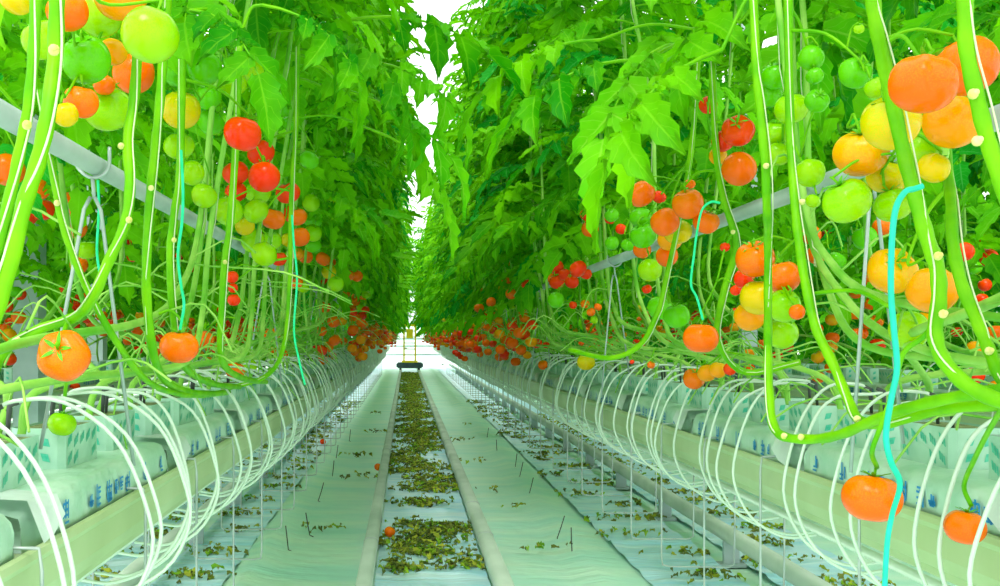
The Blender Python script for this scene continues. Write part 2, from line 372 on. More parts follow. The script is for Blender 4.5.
for key, (x, d) in ROWS.items():
    S = SH[d]; near = 8 if 'back' not in key else 0
    y = 0.62 if 'back' not in key else 1.6; k = 0; yend = YF - 1 if 'back' not in key else 12
    side = WHERE[key]
    nb = 0
    while y < yend:
        root = empty('growing_slab', (x, y, .7125))
        sw_ = put('slab_wrapper', S['slab'], root); put('printed_lettering', R.choice(S['marks']), sw_)['label'] = 'blue printed block characters'
        put('wrapper_flap', S['flap'], sw_)['label'] = 'loose white fold of wrapping'
        if k < near: tag(root, f'white wrapped growing slab with blue print, {ORD[k]} from the camera in the {side}', 'slab')
        else: tag(root, f'white wrapped growing slab with blue print {"further down" if near else "lying in"} the {side}', 'slab', f'growing slabs in the {side}')
        for c in range(3):
            by = y + .055 + c * .325
            if (by > 26 and 'back' not in key) or (by > 9 and 'back' in key): continue
            br = empty('rockwool_block', (x + d * .082, by, .7905), R.uniform(-.05, .05))
            bb_ = put('block_body', S['block'], br)
            for mm in R.choice(S['bm']): put('printed_pattern', mm, bb_)['label'] = 'rows of teal printed marks'
            if near and nb < 20: tag(br, f'pale wrapped rockwool block with teal marks, {ORD[nb]} from the camera in the {side}', 'rockwool block')
            else: tag(br, f'pale rockwool block with teal marks {"further along" if near else "on a slab of"} the {side}', 'rockwool block', f'rockwool blocks in the {side}')
            nb += 1; block_list.append((key, x + d * .082, by, d))
        y += 1.0; k += 1
    if 'back' not in key:      # the far end of the row, past the blocks one could tell apart
        b = MB(); yy = 26.3
        while yy < yend:
            b.box(min(x + d * .082, x + d * .182), max(x + d * .082, x + d * .182), yy, yy + .205, .7905, .8655); yy += .33
        tag(b.obj('rockwool_block_stuff', 'cube', None, False), f'far pale rockwool blocks receding at the end of the {side}', 'rockwool blocks', kind='stuff').name = 'distant_rockwool'

def tube_mesh(d, rnd):
    dy = rnd.uniform(-.05, .05); o1 = rnd.uniform(.9, 1.15); h = rnd.uniform(.045, .075)
    pts = [(0, 0, .05), (-d * .03, dy * .3, h), (-d * .1, dy, h - .004), (-d * .165 * o1, dy * 1.6, .0), (-d * .205 * o1, dy * 2, -.1), (-d * .215 * o1, dy * 2.3, -.19),
           (-d * .17 * o1, dy * 2.5, -.28), (-d * .08, dy * 2.6, -.33), (d * .0, dy * 2.6, -.325)]
    b = MB(); b.tube(smooth_path(pts, 4), .0036, 6); m = b.mesh('tube', 'tube')
    s = MB(); s.tube([(d * .004, .0, -.012), (d * .002, 0, .03), (0, 0, .052), (-d * .014, dy * .1, .058)], [.003, .0045, .0055, .0045], 6)
    return m, s.mesh('drip_stake', 'black')
TV = {d: [tube_mesh(d, R) for _ in range(7)] for d in (1, -1)}
cnt = {}
far_tubes = {'left': MB(), 'right': MB()}
def drip(key, x, y, d, z=.864):
    c = cnt[key] = cnt.get(key, 0) + 1
    side = WHERE[key]
    if y > 19 and 'back' not in key:
        dy = R.uniform(-.05, .05)
        far_tubes[key].tube([(x, y, z + .05), (x - d * .12, y + dy, z + .05), (x - d * .2, y + dy, z - .1), (x - d * .17, y + dy, z - .28), (x, y + dy, z - .32)], .0036, 4, cap=False); return
    root = empty('drip_tube', (x, y, z)); a, b = R.choice(TV[d])
    put('tube', a, root); put('drip_stake', b, root)['label'] = 'black stake pushed into the block'
    if 'back' not in key and c <= 20: tag(root, f'thin white drip tube arching over the slab, {ORD[c - 1]} from the camera in the {side}', 'drip tube')
    else: tag(root, f'thin white drip tube arching over the slabs {"further along" if "back" not in key else "of"} the {side}', 'drip tube', f'drip tubes along the {side}')
for key, bx, by, d in block_list:
    if 'back' in key:
        if by < 5: drip(key, bx + d * .04, by + .1, d)
    else:
        drip(key, bx + d * .03, by + R.uniform(.03, .07), d); drip(key, bx + d * .045, by + R.uniform(.13, .18), d)
for k, b in far_tubes.items():
    tag(b.obj('distant_tubing', 'tube'), f'far white drip tubing looping over the end of the {WHERE[k]}', 'drip tubing', kind='stuff')

# hooks of wire over the trough lips, and A-shaped stands that carry the heating pipes
def hook_mesh(d):
    b = MB(); p = [(d * .11, 0, .7), (d * .03, 0, .735), (-d * .022, 0, .733), (-d * .026, 0, .70), (-d * .026, 0, .27), (-d * .022, 0, .245), (d * .0, 0, .24), (d * .2, 0, .24), (d * .22, 0, .25), (d * .222, 0, .4), (d * .222, 0, .597)]
    b.tube(p, .0032, 5); return b.mesh('trough_hook', 'wire')
HM = {d: hook_mesh(d) for d in (1, -1)}
for key in ('left', 'right'):
    x, d = ROWS[key]; y = 1.55; k = 0
    while y < 24:
        o = put('trough_hook', HM[d], None, (x, y, 0)); o.rotation_euler = (0, 0, R.uniform(-.12, .12))
        if k < 8: tag(o, f'thin grey wire stirrup around the trough, {ORD[k]} from the camera in the {WHERE[key]}', 'wire hook')
        else: tag(o, f'thin grey wire stirrup around the trough further along the {WHERE[key]}', 'wire hook', f'wire stirrups of the {WHERE[key]}')
        y += R.uniform(.5, .66); k += 1
GP = {'left': (-.55, 1.335), 'right': (.82, 1.335)}
for key, (gx, gz) in GP.items():
    b = MB(); b.tube([(gx, .4, gz), (gx, YF, gz)], .0175, 14)
    tag(b.obj('heating_pipe', 'pipe'), f'pale grey heating pipe running through the fruit of the {WHERE[key]}', 'pipe')
    lx, d = ROWS[key]
    for k in range(9):
        y = 1.93 + 2.4 * k; root = empty('pipe_stand', (gx, y, .84))
        h = gz - .84
        p = MB(); p.tube(smooth_path([(.03, 0, h + .03), (.027, 0, h - .01), (.0, 0, h - .024), (-.026, 0, h - .006), (-.026, 0, h + .02)], 4), .0034, 6)
        p.tube([(0, 0, h - .022), (.003, 0, h - .06)], .0034, 6); p.obj('pipe_cradle', 'wire', root)
        for s, yy in ((-1, -.05), (1, .05)):
            q = MB(); q.tube([(s * .004, 0, h - .058), (s * .012, yy * .2, h - .08), (s * (.075 if s * d > 0 else .06), yy, 0 if s * d > 0 else -.04)], .0034, 6); q.obj('leg', 'wire', root)
        tag(root, f'A-shaped grey wire stand under the heating pipe, {ORD[k]} along the {WHERE[key]}', 'pipe stand')
for x, y, lab in ((-.57, 5.35, 'nearest left'), (-.5, 5.75, ''), (-.56, 6.95, ''), (-.55, 8.2, ''), (-.6, 9.4, ''), (-.57, 11, ''), (.77, 5.65, ''), (.8, 5.3, ''), (.83, 8.1, ''), (.86, 8.7, ''), (.8, 7.2, ''), (.82, 9.9, ''), (.82, 11.2, '')):
    b = MB(); t = R.uniform(-.03, .03); b.tube([(t * .2 + .02, 0, -.01), (t * .2, 0, 0), (t, .01, .06), (t * 1.6, .012, .115)], .003, 5)
    o = b.obj('ground_peg', 'black'); o.location = (x, y, 0)
    sd = 'left' if x < 0 else 'right'
    tag(o, f'thin black wire peg standing along the film ridge on the {sd} side of the aisle', 'peg', f'wire pegs on the {sd} ridge')
def column(x, y, lab):
    root = empty('roof_post', (x, y, 0))
    b = MB(); b.box(-.065, .065, -.065, .065, 0, 4.6); b.obj('post_shaft', 'post', root, False)
    p = MB(); p.box(-.11, .11, -.11, .11, -.01, .02); p.obj('base_plate', 'post', root, False)
    tag(root, lab, 'post')
column(-1.95, 5.7, 'broad grey steel roof post behind the left row, beyond the big orange tomato')
column(-2.5, 8.9, 'grey steel roof post farther back behind the left row, half hidden by stems')
column(2.95, 9.5, 'grey steel roof post behind the right row, mostly hidden by plants')

# ------------------------------------------------------------------ far end: path, glazed wall, trolley
b = MB(); vs = []
for x in (-7, -5.6, -4.2, -2.8, -1.4, 0, 1.4, 2.8, 4.2, 5.6, 7): b.box(x - .04, x + .04, 42, 42.08, 0, 6)
for z in (.0, .62, 1.25, 2.4, 4, 5.9): b.box(-7, 7, 42.0, 42.06, z, z + .05)
struct(b.obj('wall_back', 'white', None, False))
b = MB(); b.add([(-7, 42.04, 0), (7, 42.04, 0), (7, 42.04, 6), (-7, 42.04, 6)], [(0, 1, 2, 3)]); struct(b.obj('window_1', 'glass', None, False))
for i, z in enumerate((.45, .75, 1.0)):
    b = MB(); b.tube([(-4, 38.2, z), (4, 38.2, z)], .03, 8)
    tag(b.obj('cross_pipe', 'post'), f'{("lowest", "middle", "uppermost")[i]} pale pipe crossing the far end of the aisle behind the trolley', 'pipe')
tr = empty('harvest_trolley', (.11, 33, 0)); tag(tr, 'dark yellow-edged rail trolley with ladder mast at the far end of the aisle', 'trolley')
b = MB(); b.box(-.36, .36, -.35, .35, .13, .30); b.box(-.40, -.36, -.2, .2, .16, .27); b.box(.36, .40, -.2, .2, .16, .27); ch_ = b.obj('chassis', 'dark', tr, False)
for sx in (-.276, .276):
    for sy in (-.25, .25):
        p = MB(); p.tube([(sx - .03, sy, .13), (sx + .03, sy, .13)], .05, 14); p.obj('wheel', 'black', ch_)
b = MB(); b.box(-.24, .24, -.36, .30, .30, .35); b.obj('deck_edge', 'yellow', tr, False)
for sx in (-.17, .17):
    p = MB(); p.box(sx - .025, sx + .025, -.03, .03, .35, 1.42); p.obj('ladder_upright', 'yellow', tr, False)
for k in range(5):
    p = MB(); p.tube([(-.15, 0, .52 + k * .18), (.15, 0, .52 + k * .18)], .018, 8); p.obj('rung', 'white', tr)
b = MB(); b.box(-.1, .1, -.08, .08, 1.02, 1.30); b.obj('control_box', 'yellow', tr, False)
b = MB(); b.box(-.2, .2, -.03, .03, 1.38, 1.44); b.obj('crossbar', 'yellow', tr, False)
b = MB(); b.box(-.06, -.02, -.02, .02, 1.4, 2.0); b.box(.02, .06, -.02, .02, 1.4, 2.0); b.box(-.02, .02, -.02, .02, 1.9, 2.3); b.obj('mast', 'white', tr, False)
b = MB(); b.ball((0, 0, 2.36), .09, 10); b.obj('lamp_head', 'white', tr)

# ------------------------------------------------------------------ leaves
def leaflet(L, Wd, rnd, n=7):
    vs = []; uv = []; cur = rnd.uniform(.05, .5); fold = rnd.uniform(.15, .5); tw = rnd.uniform(-.3, .3)
    for j in range(n + 1):
        t = j / n
        wv = Wd * (math.sin(PI * min(1, t * .93 + .07) ** .8) ** .75) * (1.05 - .35 * t)
        tooth = 1.0 if j % 2 else .7
        if j == n: wv = .001
        for i, u in enumerate((-1, -.5, 0, .5, 1)):
            ww = wv * (tooth if abs(u) == 1 else 1)
            x = u * ww; y = L * t + (L * .05 if (abs(u) == 1 and j % 2) else 0)
            z = abs(x) * fold - cur * L * t * t + .01 * math.sin(j * 2.1 + i * 1.7) * (abs(u) == .5) + tw * x * t
            vs.append(Vector((x, y, z))); uv.append((u, t * L / .12))
    fs = [(j * 5 + i, j * 5 + i + 1, (j + 1) * 5 + i + 1, (j + 1) * 5 + i) for j in range(n) for i in range(4)]
    return vs, fs, uv
def compound(rnd, size=1.0):
    """one tomato leaf: a drooping rachis along +y with paired lobed leaflets and an end leaflet"""
    b = MB(); Lr = .30 * size; n = 7; pts = []
    el = rnd.uniform(.1, .5); p = Vector((0, 0, 0)); drop = rnd.uniform(.6, 1.5)
    sw = rnd.uniform(-.4, .4)
    for k in range(n + 1):
        pts.append(p.copy()); a = el - drop * (k / n) ** 1.1; p = p + Vector((sw * k / n, math.cos(a), math.sin(a))) * (Lr / n)
    b.tube(pts, [.0042 * (1 - .65 * k / n) for k in range(n + 1)], 4, 1, False)
    def at(t):
        f = t * n; i = min(int(f), n - 1); q = pts[i].lerp(pts[i + 1], f - i); d = (pts[i + 1] - pts[i]).normalized(); return q, d
    def place(t, side, L, yaw):
        q, d = at(t); z = Vector((0, 0, 1)); sx = d.cross(z).normalized(); upv = sx.cross(d)
        f = (d * math.cos(yaw) + sx * side * math.sin(yaw) + upv * rnd.uniform(-.35, .1)).normalized()
        x = f.cross(upv).normalized(); u = x.cross(f)
        vs, fs, uv = leaflet(L, L * rnd.uniform(.27, .36), rnd)
        b.add([q + x * v.x + f * v.y + u * v.z for v in vs], fs, 0, uv)
    for t, L in ((.34, .085), (.58, .115), (.82, .11)):
        for s in (-1, 1): place(t + rnd.uniform(-.04, .04), s, L * size * rnd.uniform(.8, 1.2), rnd.uniform(.8, 1.25))
    for t in (.46, .7):
        for s in (-1, 1): place(t, s, .04 * size * rnd.uniform(.7, 1.2), 1.2)
    place(1.0, 1, .14 * size, rnd.uniform(-.1, .15))
    return b
def append(dst, src, mx, mi_map):
    b0 = len(dst.v); dst.v.extend([tuple(mx @ Vector(v)) for v in src.v])
    dst.f.extend([tuple(b0 + i for i in f) for f in src.f]); dst.m.extend([mi_map[m] for m in src.m]); dst.uv.extend(src.uv)
LR = random.Random(21)
LEAF = [compound(LR, LR.uniform(.85, 1.2)) for _ in range(14)]

def path_up(side, rnd, slant):
    """stem of one hanging plant from its block: low along the row, then up the string into the canopy; returns points (local to the block top)"""
    s = 1 if side == 'left' else -1               # towards the aisle
    run = rnd.uniform(.7, 1.5) * slant; a = rnd.uniform(.0, .1)
    x1 = rnd.uniform(.10, .26) if side == 'left' else rnd.uniform(.16, .34)
    lean = .115 if side == 'left' else .05
    pts = [(0, 0, -.01), (s * .01, run * .06, .07), (s * x1 * .6, run * .25, .09 + a), (s * x1, run * .6, .10 + a * 1.5), (s * x1, run * .85, .22 + a), (s * x1, run, .45)]
    zt = 2.75
    for k in range(1, 6):
        z = .45 + (zt - .45) * k / 5
        pts.append((s * (x1 + (z - .45) * lean) + rnd.uniform(-.03, .03), run + slant * .1 * (z - .45) + rnd.uniform(-.03, .03), z))
    return smooth_path(pts, 5)
PATHS = []; STEMS = []
def plant_meshes(side, rnd, slant, z0=.62):
    s = 1 if side == 'left' else -1
    P = path_up(side, rnd, slant); n = len(P)
    st = MB(); st.tube(P, [.0075 - .003 * max(0, (p.z - .5) / 2.3) for p in P], 6)
    low = [p for p in P if p.z < .55]
    for k in range(7):                             # bare stalks of picked trusses and cut leaves
        p = rnd.choice(low); a = rnd.uniform(0, 2 * PI); L = rnd.uniform(.06, .2)
        q = p + Vector((math.cos(a) * L, math.sin(a) * L, rnd.uniform(-.02, .09)))
        r = q + Vector((math.cos(a) * L * .6, math.sin(a) * L * .6, -rnd.uniform(.03, .12)))
        st.tube(smooth_path([p, q, r], 3), .0024, 4, 0, False)
    sg = MB(); top = P[-1]; up = [p + Vector((.008 * math.cos(i), .01 + .008 * math.sin(i), 0)) for i, p in enumerate(P) if p.z > .3]
    sg.tube(up[::2] + [top + Vector((0, 0, .35))], .0014, 4, 0, False)
    fo = MB(); az = rnd.uniform(0, 6)
    zz = z0 + rnd.uniform(0, .12)
    while zz < 2.75:
        i = min(range(n), key=lambda k: abs(P[k].z - zz) + (9 if P[k].z < .45 else 0)); p = P[i].copy(); p.z = zz
        az += 2.4; a = az + rnd.uniform(-.4, .4)
        sc_ = (1.02 if zz < 1.3 else .9 if zz < 2.2 else .72) * rnd.uniform(.85, 1.15)
        lf = rnd.choice(LEAF); q = rnd.random()
        mi = 1 if q < .16 else 2 if q < .25 else 0
        mx = Matrix.Translation(p) @ Euler((rnd.uniform(-.35, .25), rnd.uniform(-.5, .5), a)).to_matrix().to_4x4() @ Matrix.Scale(sc_, 4)
        append(fo, lf, mx, {0: mi, 1: 3}); zz += rnd.uniform(.042, .062)
    PATHS.append(P)
    return len(PATHS) - 1, st.mesh('stem', 'stem_old'), fo.mesh('foliage', ['leaf', 'leaf_lime', 'leaf_blue', 'stem']), sg.mesh('support_string', 'string')
PR = random.Random(3)
PV = {sd: [plant_meshes(sd, PR, sl) for sl in (1, 1, 1, 1, -1, 1, 1, 1)] for sd in ('left', 'right')}
PVH = {sd: [plant_meshes(sd, PR, sl, 1.0) for sl in (1, 1, -1, 1)] for sd in ('left', 'right')}      # already stripped higher up
PVL = {sd: [plant_meshes(sd, PR, sl, .42) for sl in (1, -1, 1)] for sd in ('left', 'right')}        # leafy lower down
plants = []
def plant(side, x, y, label, group, rz=0, pv=None):
    root = empty('tomato_plant', (x, y, .863), rz)
    pi, a, f, g = R.choice((pv or PV)[side])
    put('stem', a, root); put('foliage', f, root); put('support_string', g, root)
    tag(root, label, 'tomato plant', group); plants.append(root); STEMS.append((root, [p + root.location for p in PATHS[pi]][::2])); return root
for side in ('left', 'right'):
    x, d = ROWS[side]; y = .9; k_ = 0
    while y < YF - .6:
        k_ += 1
        plant(side, x + d * (.13 - (.16 if y > 24 else 0) + R.uniform(-.02, .02)), y, f'leafy tomato plant trained up a string on the aisle side of the {WHERE[side]}', f'tomato plants facing the aisle in the {WHERE[side]}', 0, PVH if y < 3.6 else PV if y < 8 or k_ % 2 else PVL)
        y += .34 + (.0 if y < 14 else .08)
    y = .6
    other = 'right' if side == 'left' else 'left'
    while y < 12:
        plant(other, x + d * .15, y, f'leafy tomato plant leaning away from the aisle on the far side of the {WHERE[side]}', f'tomato plants on the far side of the {WHERE[side]}')
        y += .62
    bx, _ = ROWS[side + '_back']; y = 2.4
    while y < 14:
        plant(side, bx + d * .13, y, f'leafy tomato plant standing in the {WHERE[side + "_back"]}', f'tomato plants in the {WHERE[side + "_back"]}', 0, PVL)
        y += .6

# rows still farther off to either side, seen only through the nearer ones
def far_row(x, side, word, y0=None):
    b = MB(); rnd = random.Random(int(x * 10)); y = y0 or 2.5 + abs(x) * .6
    while y < YF - 1:
        zz = rnd.uniform(.9, 1.0)
        while zz < (4.2 if not y0 else 3.5):
            mx = Matrix.Translation((x + rnd.uniform(-.25, .25), y + rnd.uniform(-.3, .3), zz)) @ Euler((rnd.uniform(-.5, .3), rnd.uniform(-.5, .5), rnd.uniform(0, 6.28))).to_matrix().to_4x4() @ Matrix.Scale(rnd.uniform(1.2, 1.7), 4)
            append(b, rnd.choice(LEAF), mx, {0: rnd.choice((0, 0, 0, 1, 2)), 1: 3}); zz += rnd.uniform(.05, .1) if zz < 1.8 else rnd.uniform(.065, .11)
        y += .36 if y < 20 else .5
    tag(b.obj('distant_foliage', ['leaf', 'leaf_lime', 'leaf_blue', 'stem']), f'dense green foliage of the {word} row out from the aisle on the {side}', 'foliage', kind='stuff')
    if y0: return
    t = MB(); t.box(x - .12, x + .12, 2.5, YF, .6, .72); t.box(x - .09, x + .09, 2.5, YF, .715, .79)
    tag(t.obj('growing_trough', 'trough', None, False), f'distant pale trough of the {word} row out from the aisle on the {side}', 'trough')
for x, side, word in ((-3.65, 'left', 'third'), (-5.2, 'left', 'fourth'), (4.05, 'right', 'third'), (5.6, 'right', 'fourth')): far_row(x, side, word)
far_row(-2.15, 'left', 'second', 14.3); far_row(2.55, 'right', 'second', 14.3)

# ------------------------------------------------------------------ near stems read off the photograph
def near_plant(label, paths, r, nodes=(), string=True, leafs=()):
    root = None
    for path, rad in zip(paths, r):
        pts = smooth_path([W(px, py, Y) for px, py, Y in path], 6)
        if root is None:
            base = min(pts, key=lambda p: p.z); root = empty('tomato_plant', base); tag(root, label, 'tomato plant'); STEMS.append((root, pts))
        n = len(pts); b = MB()
        b.tube([p - base for p in pts], [rad * (1 + .06 * math.sin(i * 1.3)) for i in range(n)], 10); b.obj('stem', 'stem', root)
    for px, py, Y in nodes:
        b = MB(); p = W(px, py, Y) - base; b.ball(p, .0055, 8); b.ball(p + Vector((.001, -.004, .001)), .0035, 8); b.obj('leaf_scar', 'scar', root)['label'] = 'pale round scar of a cut leaf'
    if string:
        pts = smooth_path([W(px, py, Y) for px, py, Y in paths[0]], 4); b = MB()
        b.tube([p - base + Vector((-r[0] * 1.1 * math.cos(i * .16 + 1), -r[0] * .9, 0)) for i, p in enumerate(pts)], .0012, 5); b.obj('support_string', 'string', root)
    return root
NP = {}
NP['tl'] = near_plant('thick bright stem nearest the camera at the left edge, wound with white string', [[(66, -160, 1.02), (60, -40, 1.02), (57, 0, 1.02), (55, 60, 1.02), (47, 120, 1.0), (37, 165, 1.0), (24, 205, .99), (7, 275, .98), (-16, 340, .97), (-60, 420, .96), (-150, 470, 1.0)]], [.0075], [(54, 50, 1.0)])
NP['tl2'] = near_plant('slimmer bright stem just left of the thickest stem, with a pale leaf scar', [[(40, -140, 1.2), (36, 0, 1.2), (33, 60, 1.2), (28, 110, 1.2), (20, 150, 1.2), (10, 195, 1.2), (-8, 260, 1.2), (-40, 330, 1.2), (-110, 420, 1.25)]], [.0065], [(27, 125, 1.18)])
NP['l3'] = near_plant('stem passing before the heating pipe and sweeping low behind the big orange tomato', [[(142, -60, 1.75), (138, 40, 1.75), (134, 100, 1.74), (128, 140, 1.72), (130, 185, 1.7), (125, 224, 1.7), (107, 265, 1.7), (94, 295, 1.72), (77, 316, 1.76), (38, 330, 1.8), (4, 352, 1.84), (-14, 400, 1.9)]], [.0085], [(121, 146, 1.71), (129, 220, 1.69), (18, 340, 1.8)])
NP['l4'] = near_plant('upright stem crossing the heating pipe between the yellow and orange fruit', [[(172, -60, 1.95), (163, 60, 1.95), (159, 110, 1.95), (154, 160, 1.95), (150, 200, 1.95), (147, 250, 1.95), (147, 300, 1.98), (156, 364, 2.08), (176, 388, 2.35), (205, 394, 2.7), (228, 392, 3.15)]], [.0085], [(151, 188, 1.93)])
NP['l5'] = near_plant('slanting stem left of the wire stand, hanging by the red fruit', [[(40, 90, 1.75), (47, 140, 1.75), (56, 190, 1.75), (62, 222, 1.75), (74, 258, 1.76), (88, 290, 1.78), (114, 338, 1.85), (146, 380, 2.05), (178, 394, 2.35), (204, 396, 2.7)]], [.006], [(57, 203, 1.74)])
NP['l6'] = near_plant('stem just left of the wire-thin green twine, below the lime fruit', [[(182, 60, 2.2), (180, 170, 2.2), (174, 215, 2.2), (170, 260, 2.2), (175, 330, 2.25), (186, 368, 2.4), (214, 384, 2.8), (240, 387, 3.3)]], [.008], [(174, 240, 2.19)])
NP['l7'] = near_plant('stem rising through the mixed cluster right of the red fruit', [[(239, 40, 2.5), (236, 140, 2.5), (230, 225, 2.5), (225, 260, 2.5), (222, 310, 2.52), (222, 360, 2.62), (242, 378, 3.0), (266, 382, 3.6)]], [.0085], [(225, 262, 2.49)])
NP['l8'] = near_plant('thin stem between the red fruit and the paired green fruit', [[(298, 30, 3.1), (296, 130, 3.1), (293, 170, 3.1), (291, 215, 3.1), (290, 280, 3.15), (284, 345, 3.2), (266, 376, 3.3), (222, 390, 3.35)]], [.007], [])
NP['ra'] = near_plant('thick stem curving along behind the right corner fruit then low across the picture', [[(872, -60, 1.36), (873, 0, 1.36), (879, 38, 1.37), (890, 90, 1.40), (903, 150, 1.40), (915, 195, 1.34), (926, 235, 1.32), (937, 268, 1.32), (939, 300, 1.32), (935, 335, 1.32), (945, 362, 1.32), (970, 387, 1.3), (1010, 404, 1.26), (1080, 420, 1.2)]], [.0093], [(938, 256, 1.305), (943, 314, 1.3)])
NP['rb'] = near_plant('thick stem in front of the orange fruit at the upper right corner', [[(962, -60, 1.1), (965, 0, 1.1), (967, 51, 1.1), (978, 102, 1.1), (988, 141, 1.1), (1004, 190, 1.1), (1040, 280, 1.1)]], [.008], [(973, 94, 1.09), (977, 141, 1.09)])
NP['rc'] = near_plant('stem slanting down the right edge with a swollen joint', [[(942, 60, 1.74), (946, 150, 1.7), (951, 200, 1.56), (953, 242, 1.46), (962, 285, 1.42), (980, 328, 1.4), (990, 352, 1.38), (1006, 385, 1.34), (1060, 440, 1.3)]], [.008], [(989, 351, 1.37)])
NP['rd'] = near_plant('stem dropping to a sharp bend then creeping right over the slabs', [[(752, -40, 1.9), (756, 60, 1.9), (759, 98, 1.9), (765, 162, 1.9), (767, 210, 1.92), (768, 240, 2.05), (768, 300, 2.1), (768, 346, 1.98), (769, 390, 1.9), (773, 424, 1.85), (785, 437, 1.8), (815, 439, 1.74), (842, 434, 1.66), (870, 422, 1.58), (905, 409, 1.48), (945, 399, 1.4), (1010, 388, 1.3)]], [.0078], [(766, 166, 1.89), (784, 436, 1.79), (801, 437, 1.75)])
NP['re'] = near_plant('long slanting stem between the two fruit clusters ending on the creeping stem', [[(788, -20, 1.95), (790, 124, 1.93), (795, 204, 1.88), (799, 242, 1.85), (806, 286, 1.8), (816, 328, 1.76), (833, 364, 1.72), (847, 397, 1.68), (859, 420, 1.63), (884, 424, 1.58), (925, 413, 1.5), (960, 407, 1.42), (1020, 404, 1.32)]], [.0078], [(802, 202, 1.87), (857, 419, 1.62)])
NP['rf'] = near_plant('pale stem by the green twine above the pair of low orange fruit', [[(712, 60, 2.6), (716, 150, 2.6), (724, 200, 2.6), (736, 245, 2.6), (724, 290, 2.6), (718, 340, 2.65), (745, 372, 2.7), (800, 362, 2.7)]], [.008], [(733, 232, 2.58)])
NP['rg'] = near_plant('stem arching behind the orange cluster over the slabs', [[(700, 30, 3.0), (690, 160, 3.0), (664, 290, 3.0), (655, 318, 3.0), (640, 345, 3.05), (610, 358, 3.1), (570, 350, 3.3)]], [.0075], [])

def join(hi, off=.08):
    """the plant whose stem passes closest above a cluster, and that point"""
    best = None
    for root, pts in STEMS:
        if abs(root.location.y - hi.y) > 2.2: continue
        for p in pts:
            dd = (p - hi).length + max(0, hi.z + .02 - p.z) * 1.5
            if best is None or dd < best[0]: best = (dd, root, p)
    return best
# big single leaves close to the aisle
BL = [compound(LR, 1.0) for _ in range(5)]
def near_leaf(plant_key, px, py, Y, sc_, rz, tilt, roll=0, mi=0):
    b = MB(); p0 = W(px, py, Y); bj = join(p0)
    root = bj[1] if bj and bj[0] < .7 else NP[plant_key]; p = p0 - root.location
    mx = Matrix.Translation(p) @ Euler((tilt, roll, rz)).to_matrix().to_4x4() @ Matrix.Scale(sc_, 4)
    append(b, R.choice(BL), mx, {0: mi, 1: 3})
    if bj and bj[0] < .7:
        q = bj[2] - root.location; b.tube(smooth_path([q, q.lerp(p, .5) + Vector((0, 0, .03)), p], 4), .0042, 6, 3, False)
    b.obj('leaf', ['leaf', 'leaf_lime', 'leaf_blue', 'stem'], root)
for a in (('rf', 742, 20, 2.4, 1.25, 1.7, -.5), ('rf', 722, 50, 2.2, 1.2, 1.9, -.8), ('rd', 752, -10, 2.4, 1.0, 2.0, -.6), ('rd', 770, -20, 2.6, 1.0, 3.6, -.7), ('re', 800, -5, 2.6, 1.1, 3.0, -.8),
          ('re', 840, -20, 2.6, 1.1, 2.6, -.7), ('rc', 960, -10, 2.4, 1.1, 3.4, -.6), ('rg', 690, 40, 2.7, 1.3, 2.2, -.5), ('rg', 640, 60, 2.9, 1.25, 1.8, -.5), ('rg', 600, 40, 3.2, 1.3, 1.7, -.5),
          ('l8', 300, 20, 2.9, 1.2, -1.7, -.6), ('l8', 330, 40, 3.2, 1.3, -1.4, -.5), ('l8', 345, 90, 3.3, 1.3, -1.6, -.5), ('l8', 360, 60, 3.6, 1.3, -1.3, -.4), ('l7', 262, 5, 2.5, 1.0, -1.8, -.6), ('l7', 220, 0, 2.6, 1.1, 2.9, -.6),
          ('l8', 372, 130, 3.8, 1.3, -1.5, -.5), ('l8', 350, 20, 3.0, 1.3, -1.3, -.2), ('l4', 190, 10, 2.3, 1, -2.4, -.7), ('l5', 20, 110, 2.1, 1.0, 2.6, -.6)):
    near_leaf(*a, R.uniform(-.3, .3), R.choice((0, 0, 1)))

# ------------------------------------------------------------------ tomatoes
def fruit_mesh(shape, nu=30, nv=18):
    b = MB(); vs = []; fl_, rib, nr, pl = shape
    for i in range(nv + 1):
        a = PI * i / nv
        for j in range(nu):
            q = 2 * PI * j / nu
            rr = math.sin(a) ** .94 if 0 < i < nv else 0.0
            rr *= 1 + rib * math.cos(nr * q + .4) * (math.cos(a / 2) ** 2 if a < PI else 0) + rib * .3 * math.cos(2 * q + 1)
            z = math.cos(a) * fl_
            z -= .17 * math.exp(-(rr / .33) ** 2) * (1 if a < PI / 2 else 0)
            z += .05 * math.exp(-(rr / .3) ** 2) * (1 if a > PI / 2 else 0)
            rr *= 1 + pl * math.cos(a)
            vs.append((rr * math.cos(q), rr * math.sin(q), z))
    fs = [(i * nu + j, (i + 1) * nu + j, (i + 1) * nu + (j + 1) % nu, i * nu + (j + 1) % nu) for i in range(nv) for j in range(nu)]
    b.add(vs, fs); return b
SHAPES = [fruit_mesh(s) for s in ((.93, .03, 5, .02), (.86, .06, 6, 0), (.97, .015, 4, .02), (.9, .06, 5, .03))]
def calyx_mesh(rnd):
    b = MB()
    for k in range(5):
        q = 2 * PI * k / 5 + rnd.uniform(-.2, .2); L = rnd.uniform(.5, .72); vs = []; lift = rnd.uniform(-.02, .22)
        for j in range(5):
            t = j / 4; wv = .085 * math.sin(PI * (.12 + .88 * t)) ** .8 if t < 1 else .004
            r = .03 + L * t; z = .70 + .10 * math.sin(t * 2.2) + lift * t * t
            for u in (-1, 0, 1):
                vs.append((r * math.cos(q) - u * wv * math.sin(q), r * math.sin(q) + u * wv * math.cos(q), z + .03 * abs(u)))
        b.add(vs, [(j * 3 + i, j * 3 + i + 1, (j + 1) * 3 + i + 1, (j + 1) * 3 + i) for j in range(4) for i in range(2)])
    return b
CAL = [calyx_mesh(random.Random(40 + i)).mesh('calyx', 'calyx') for i in range(3)]
